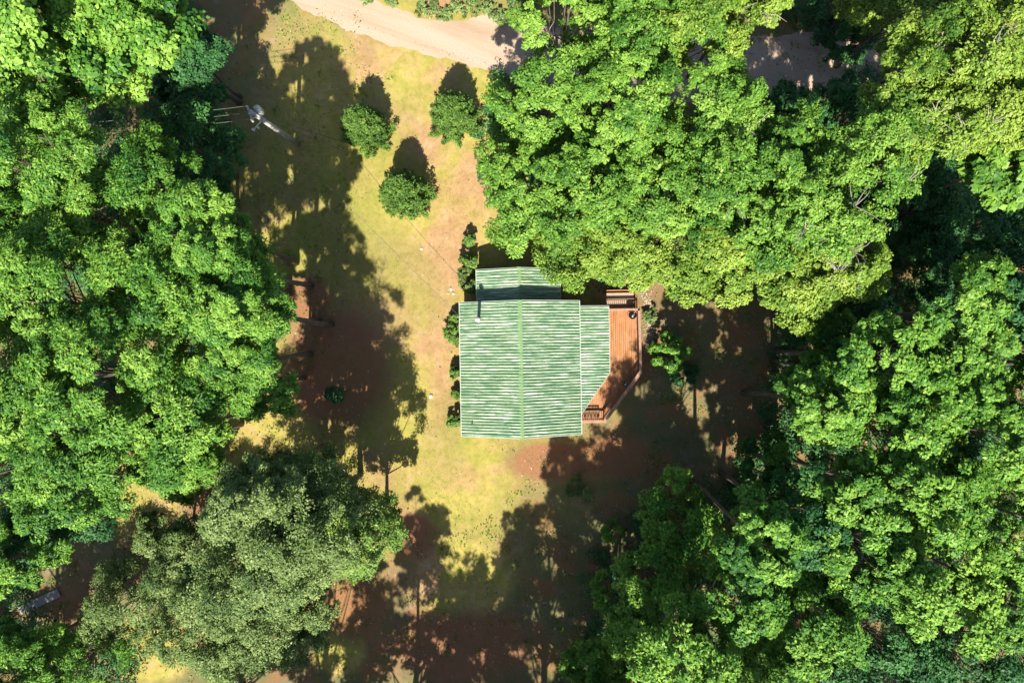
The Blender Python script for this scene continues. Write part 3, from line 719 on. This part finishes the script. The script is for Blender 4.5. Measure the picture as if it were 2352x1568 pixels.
# ------------------------------------------------------------------ gravel strip by the deck and loose stones
def stones(name, spots, size, mat, seed):
    r_ = np.random.default_rng(seed); bm = bmesh.new(); bmesh.ops.create_icosphere(bm, subdivisions=1, radius=1)
    bv = np.array([v.co[:] for v in bm.verts]); bf = np.array([[v.index for v in f.verts] for f in bm.faces]); bm.free()
    V = []; F = []
    for i, (x, y, s) in enumerate(spots):
        sc = np.array([s * r_.uniform(.7, 1.4), s * r_.uniform(.7, 1.3), s * r_.uniform(.4, .7)])
        a = r_.uniform(0, 6.28); v = bv * (1 + r_.uniform(-.18, .18, (len(bv), 1))) * sc
        v = np.stack([v[:, 0] * math.cos(a) - v[:, 1] * math.sin(a) + x, v[:, 0] * math.sin(a) + v[:, 1] * math.cos(a) + y, v[:, 2] + sc[2] * .3], 1)
        V.append(v); F.append(bf + i * len(bv))
    V = np.concatenate(V); return npmesh(name, V, np.concatenate(F), mat, None, np.repeat(r_.uniform(0, 1, len(spots)), len(bv)))
def gravelmat():
    m, t, N, L, bs = newmat('gravel_stones'); a = N.new('ShaderNodeAttribute'); a.attribute_name = 'tint'
    L.new(ramp(N, L, a.outputs['Fac'], [(0, (.14, .09, .05)), (.5, (.30, .22, .14)), (1, (.46, .38, .29))]), bs.inputs['Base Color']); bs.inputs['Roughness'].default_value = .85; return m
GRAV = gravelmat(); sp = []
for i in range(1700):
    t_ = rnd.random()
    px = 1483 + rnd.gauss(0, 6) + 10 * math.sin(t_ * 3.1); py = 668 + t_ * 142
    if rnd.random() < .2: px, py = 1430 + rnd.random() * 60, 640 + rnd.random() * 28
    p = W(px, py)
    sp.append((p.x, p.y, rnd.uniform(.02, .055)))
tag(stones('gravel', sp, 0, GRAV, 3), 'tan gravel strip along the east side of the deck', 'gravel', kind='stuff')
sp = []
for i in range(500):
    u = rnd.random()
    if u < .5: q = rnd.random(); px, py = 720 + q * 440, 32 + q * 128 + rnd.gauss(0, 5)
    else: px, py = rnd.choice(((1000, 555), (985, 600), (1060, 1100), (1010, 520), (1030, 940), (1180, 1020))); px += rnd.gauss(0, 28); py += rnd.gauss(0, 25)
    p = W(px, py); sp.append((p.x, p.y, rnd.uniform(.012, .04)))
tag(stones('pebbles', sp, 0, GRAV, 4), 'scattered pale pebbles on the lawn and road edge', 'pebbles', kind='stuff')
def rock(px, py, s, label, parts=1, group=None):
    p = W(px, py); spots = [(rnd.gauss(0, s * .5 * (parts > 1)), rnd.gauss(0, s * .5 * (parts > 1)), s * (1 if parts == 1 else rnd.uniform(.3, .6))) for _ in range(parts)]
    o = stones('rock', spots, 0, WHITEROCK, int(px)); o.location = p; tag(o, label, 'rock', group)
WHITEROCK = simple('white_rock', (.48, .44, .38), .8, 0, 9, .2, bmp=.5)
rock(990, 909, .2, 'single pale rock on the worn lawn west of the cabin')
rock(1036, 664, .13, 'pale rock left of the annex shrub, larger one'); rock(1041, 674, .1, 'small pale rock just below the larger rock beside the annex shrub'); rock(1030, 674, .09, 'smallest pale rock beside the annex shrub')
rock(968, 571, .1, 'flat pale rock on bare soil north west of the annex')
for (x0, y0, x1, y1, w_, lb) in ((45, 1402, 136, 1360, .62, 'long grey weathered plank lying in the dark lower left wood'), (388, 148, 405, 160, .35, 'short grey board beside the dark trees above the wires')):
    a = W(x0, y0, .1); b = W(x1, y1, .1); mb = MB(); mb.beam(a, b, w_, .08)
    tag(mb.build('plank', BOARDG), lb, 'plank')
# ------------------------------------------------------------------ small dark shed on the right
sh = empty('shed', W(1976, 712), math.radians(-3)); tag(sh, 'small shed with dark green ribbed roof hidden among the trees on the right', 'shed')
SHR = simple('dark_roof', (.06, .13, .085), .6, .1, 3, .35, (1, 8, 1)); SHW = simple('shed_wall', (.16, .13, .10), .8, 0, 4, .3)
mb = MB(); mb.box((0, 0, 1.1), (1.9, 2.3, 2.2)); mb.build('wall', SHW, sh)
for s in (-1, 1):
    mb = MB(); mb.box((s * .6, 0, 2.55), (1.35, 2.6, .05), ry=s * .5)
    for i in range(12): mb.box((s * .6 + s * .015, -1.2 + i * .218, 2.585), (1.34, .03, .03), ry=s * .5)
    mb.build('roof', SHR, sh)
MB().box((0, -1.17, .95), (.8, .05, 1.8)).build('door', BOARDG, sh)
# ------------------------------------------------------------------ utility pole and wires
pb = W(683, 331); pole = empty('utility_pole', pb); tag(pole, 'grey wooden utility pole with transformer and crossarm in the shaded clearing', 'utility pole')
PH = 8.6
tl = Vector((-.15, -.5, 0))
MB().tube([(0, 0, 0), tl * .5 + Vector((0, 0, PH / 2)), tl + Vector((0, 0, PH))], [.19, .16, .125], 14).build('pole_shaft', POLEWOOD, pole, True)
MB().tube([(.17, .14, 0), Vector((.12, .10, 0)) + tl * .5 + Vector((0, 0, 3.8)), Vector((.10, .08, 0)) + tl * .9 + Vector((0, 0, 7.2))], .05, 8).build('conduit', GALV, pole, True)
arm_d = Vector((.35, -.94, 0)).normalized()
ac = tl + Vector((0, 0, PH - .35)); arm = MB(); arm.beam(ac - arm_d * .52 + Vector((-.14, -.05, 0)), ac + arm_d * .52 + Vector((-.14, -.05, 0)), .11, .12); armo = arm.build('crossarm', POLEWOOD, pole)
ins = []
for q in (-.42, 0.0, .42):
    c0 = ac + arm_d * q + Vector((-.14, -.05, .06)); ins.append(pb + c0 + Vector((0, 0, .2)))
    MB().lathe([(.03, 0), (.07, .03), (.05, .07), (.075, .1), (.05, .14), (.06, .18), (0, .21)], c0, 12).build('insulator', WHITE, armo, True)
MB().beam(ac - arm_d * .35 + Vector((-.14, -.05, 0)), tl * .9 + Vector((-.1, 0, PH - 1.1)), .04, .04).beam(ac + arm_d * .35 + Vector((-.14, -.05, 0)), tl * .9 + Vector((-.1, 0, PH - 1.1)), .04, .04).build('brace', GALV, armo)
tc_ = tl + Vector((.12, .42, PH - 1.5))
tr = MB().lathe([(0, 0), (.21, .02), (.23, .1), (.23, .75), (.2, .82), (0, .86)], tc_, 20).build('transformer', simple('transformer_grey', (.40, .43, .42), .4, .3, 5, .12), pole, True)
for dx in (-.08, .08): MB().lathe([(.03, 0), (.055, .04), (.035, .08), (.055, .12), (.03, .16), (.02, .24), (0, .24)], tc_ + Vector((dx, 0, .84)), 10).build('bushing', WHITE, tr, True)
MB().beam(tc_ + Vector((-.05, -.2, .3)), tl + Vector((0, 0, PH - 1.2)), .08, .08).build('bracket', GALV, pole)
MB().beam(tl + Vector((.05, -.1, PH - 1.6)), tl + Vector((-.35, -.6, PH - 1.55)), .06, .06).box(tl + Vector((-.38, -.65, PH - 1.5)), (.12, .12, .25)).box(tl + Vector((-.1, -.5, PH - 1.5)), (.1, .1, .25)).build('cutout_switch', WHITE, pole)
def wire(a, b, sag, r, label, group=None, n=24):
    a = Vector(a); b = Vector(b); pts = [a.lerp(b, i / n) - Vector((0, 0, sag * 4 * (i / n) * (1 - i / n))) for i in range(n + 1)]
    o = MB().tube(pts, r, 6).build('overhead_wire', WIREM); tag(o, label, 'wire', group)
GW = 'overhead wires'
ends = [W(-90, 306, 9), W(-90, 322, 9), W(-90, 338, 9)]
for i, (e, lb) in enumerate(zip(ends, ('uppermost of the three wires running left from the pole', 'middle one of the three wires running left from the pole', 'lowest of the three wires running left from the pole'))):
    wire(ins[i], e, .3, .016, lb, GW)
for q, (ax, ay, zt, lb) in enumerate(((798, 330, PH - .6, 'upper guy wire running from the pole top to the ground by the leftmost conifer'), (788, 346, PH - 1.3, 'lower guy wire running from the pole to the ground by the leftmost conifer'))):
    a = pb + tl * (zt / PH) + Vector((.12, .05 - q * .1, zt)); b = W(ax, ay, .05)
    o = MB().tube([a, a.lerp(b, .5), b], .014, 6).build('guy_wire', WIREM); tag(o, lb, 'wire', 'guy wires of the pole')
    MB().tube([b + Vector((.06, 0, -.1)), b + Vector((-.12, .05, .35))], .03, 6).build('anchor_rod', GALV, o)
hs = Vector((CX - 3.6, CY + 3.0, 3.15)); wire(pb + tl + Vector((.1, -.1, PH - 2.0)), hs, .9, .012, 'service wire slanting across the lawn from the pole to the cabin corner', GW)
# ------------------------------------------------------------------ grass, weeds and fallen leaves
def scatter(name, mat, n, region, L0, up, label, cat, seed, tb=.5, asp=.35):
    rg = np.random.default_rng(seed); P = region(rg, n); n = len(P)
    nr = unit(rg.normal(size=(n, 3)) * (1 if up else .35) + np.array([0, 0, .6 if up else 1.])); dr = unit(rg.normal(size=(n, 3)) * .6 + np.array([0, 0, 1. if up else 0.]))
    Ls = L0 * rg.uniform(.5, 1.4, n); P[:, 2] += Ls * (.4 if up else .12)
    o = leaves_mesh(name, mat, None, P, nr, dr, Ls, Ls * asp, np.clip(tb + rg.normal(0, .25, n), 0, 1)); tag(o, label, cat, kind='stuff')
GRM = leafmat('grass_blades', (.11, .14, .02), (.22, .21, .045), (.36, .29, .10), .3, .7, .1)
LIT = leafmat('leaf_litter', (.10, .05, .03), (.30, .17, .09), (.55, .42, .28), .1, .7, .2)
def reg_lawn(rg, n):
    x = rg.uniform(-16, 12, n * 2); y = rg.uniform(-25, 25, n * 2)
    cl = np.sin(x * .9 + 1.3 * np.sin(y * .5)) + np.sin(y * .8 + x * .3) + rg.normal(0, .8, n * 2)
    k = (cl > -.2) & ~((np.abs(x - .6) < 3.8) & (y > -6.2) & (y < 4.6)) & ~((x > 3) & (x < 9.2) & (y > -5.8) & (y < 2.3)) & ~(y > 19.6 - .32 * (x + 9)); x, y = x[k][:n], y[k][:n]
    return np.stack([x, y, np.zeros(len(x))], 1)
scatter('grass', GRM, 42000, reg_lawn, .065, True, 'short dry yellow green grass covering the lawn', 'grass', 11)
def reg_all(rg, n):
    m = n // 14; cx = rg.uniform(-34, 34, m); cy = rg.uniform(-24, 24, m); i = rg.integers(0, m, n); s = rg.uniform(.1, .7, m)[i]
    x = cx[i] + rg.normal(0, 1, n) * s; y = cy[i] + rg.normal(0, 1, n) * s
    k = ~((np.abs(x - .6) < 4.2) & (y > -6.5) & (y < 5)) & ~((x > 3) & (x < 9.3) & (y > -6) & (y < 3.8)) & ~((x > -11) & (x < 1) & (y > 19.6 - .32 * (x + 9))) & ~((np.abs(x + 6) < 4.5) & (y > -12) & (y < 19) & (rg.random(n) < .85))
    L1 = ((x + 4.6) / 7.5) ** 2 + ((y - 3.) / 17) ** 2; k &= (L1 > 1) | (rg.random(n) < .12)
    return np.stack([x[k], y[k], np.zeros(k.sum())], 1)
scatter('fallen_leaves', LIT, 24000, reg_all, .12, False, 'fallen leaves and litter on the wood floor', 'leaf litter', 12, asp=.6)
scatter('weeds', LM['lime'], 26000, reg_all, .16, True, 'patches of low weeds in the shade', 'weeds', 13, .45, asp=.5)

CLEAR = [(430, -200), (500, 300), (540, 600), (560, 880), (470, 980), (230, 1150), (60, 1330), (120, 1430), (330, 1500), (300, 1640), (1290, 1640), (1370, 1250), (1560, 1120), (1700, 1060), (1800, 720),
         (1700, 640), (1330, 640), (1200, 560), (1120, 480), (1080, 300), (1150, 170), (1500, 260), (1720, 270), (1950, 250), (2000, 60), (1700, 40), (1450, 40), (1100, 10), (900, -200)]
CLW = [tuple(W(a, b)[:2]) for a, b in CLEAR]
def inside(x, y):
    c = np.zeros(len(x), bool); j = len(CLW) - 1
    for i in range(len(CLW)):
        xi, yi = CLW[i]; xj, yj = CLW[j]
        c ^= ((yi > y) != (yj > y)) & (x < (xj - xi) * (y - yi) / (yj - yi + 1e-9) + xi); j = i
    return c
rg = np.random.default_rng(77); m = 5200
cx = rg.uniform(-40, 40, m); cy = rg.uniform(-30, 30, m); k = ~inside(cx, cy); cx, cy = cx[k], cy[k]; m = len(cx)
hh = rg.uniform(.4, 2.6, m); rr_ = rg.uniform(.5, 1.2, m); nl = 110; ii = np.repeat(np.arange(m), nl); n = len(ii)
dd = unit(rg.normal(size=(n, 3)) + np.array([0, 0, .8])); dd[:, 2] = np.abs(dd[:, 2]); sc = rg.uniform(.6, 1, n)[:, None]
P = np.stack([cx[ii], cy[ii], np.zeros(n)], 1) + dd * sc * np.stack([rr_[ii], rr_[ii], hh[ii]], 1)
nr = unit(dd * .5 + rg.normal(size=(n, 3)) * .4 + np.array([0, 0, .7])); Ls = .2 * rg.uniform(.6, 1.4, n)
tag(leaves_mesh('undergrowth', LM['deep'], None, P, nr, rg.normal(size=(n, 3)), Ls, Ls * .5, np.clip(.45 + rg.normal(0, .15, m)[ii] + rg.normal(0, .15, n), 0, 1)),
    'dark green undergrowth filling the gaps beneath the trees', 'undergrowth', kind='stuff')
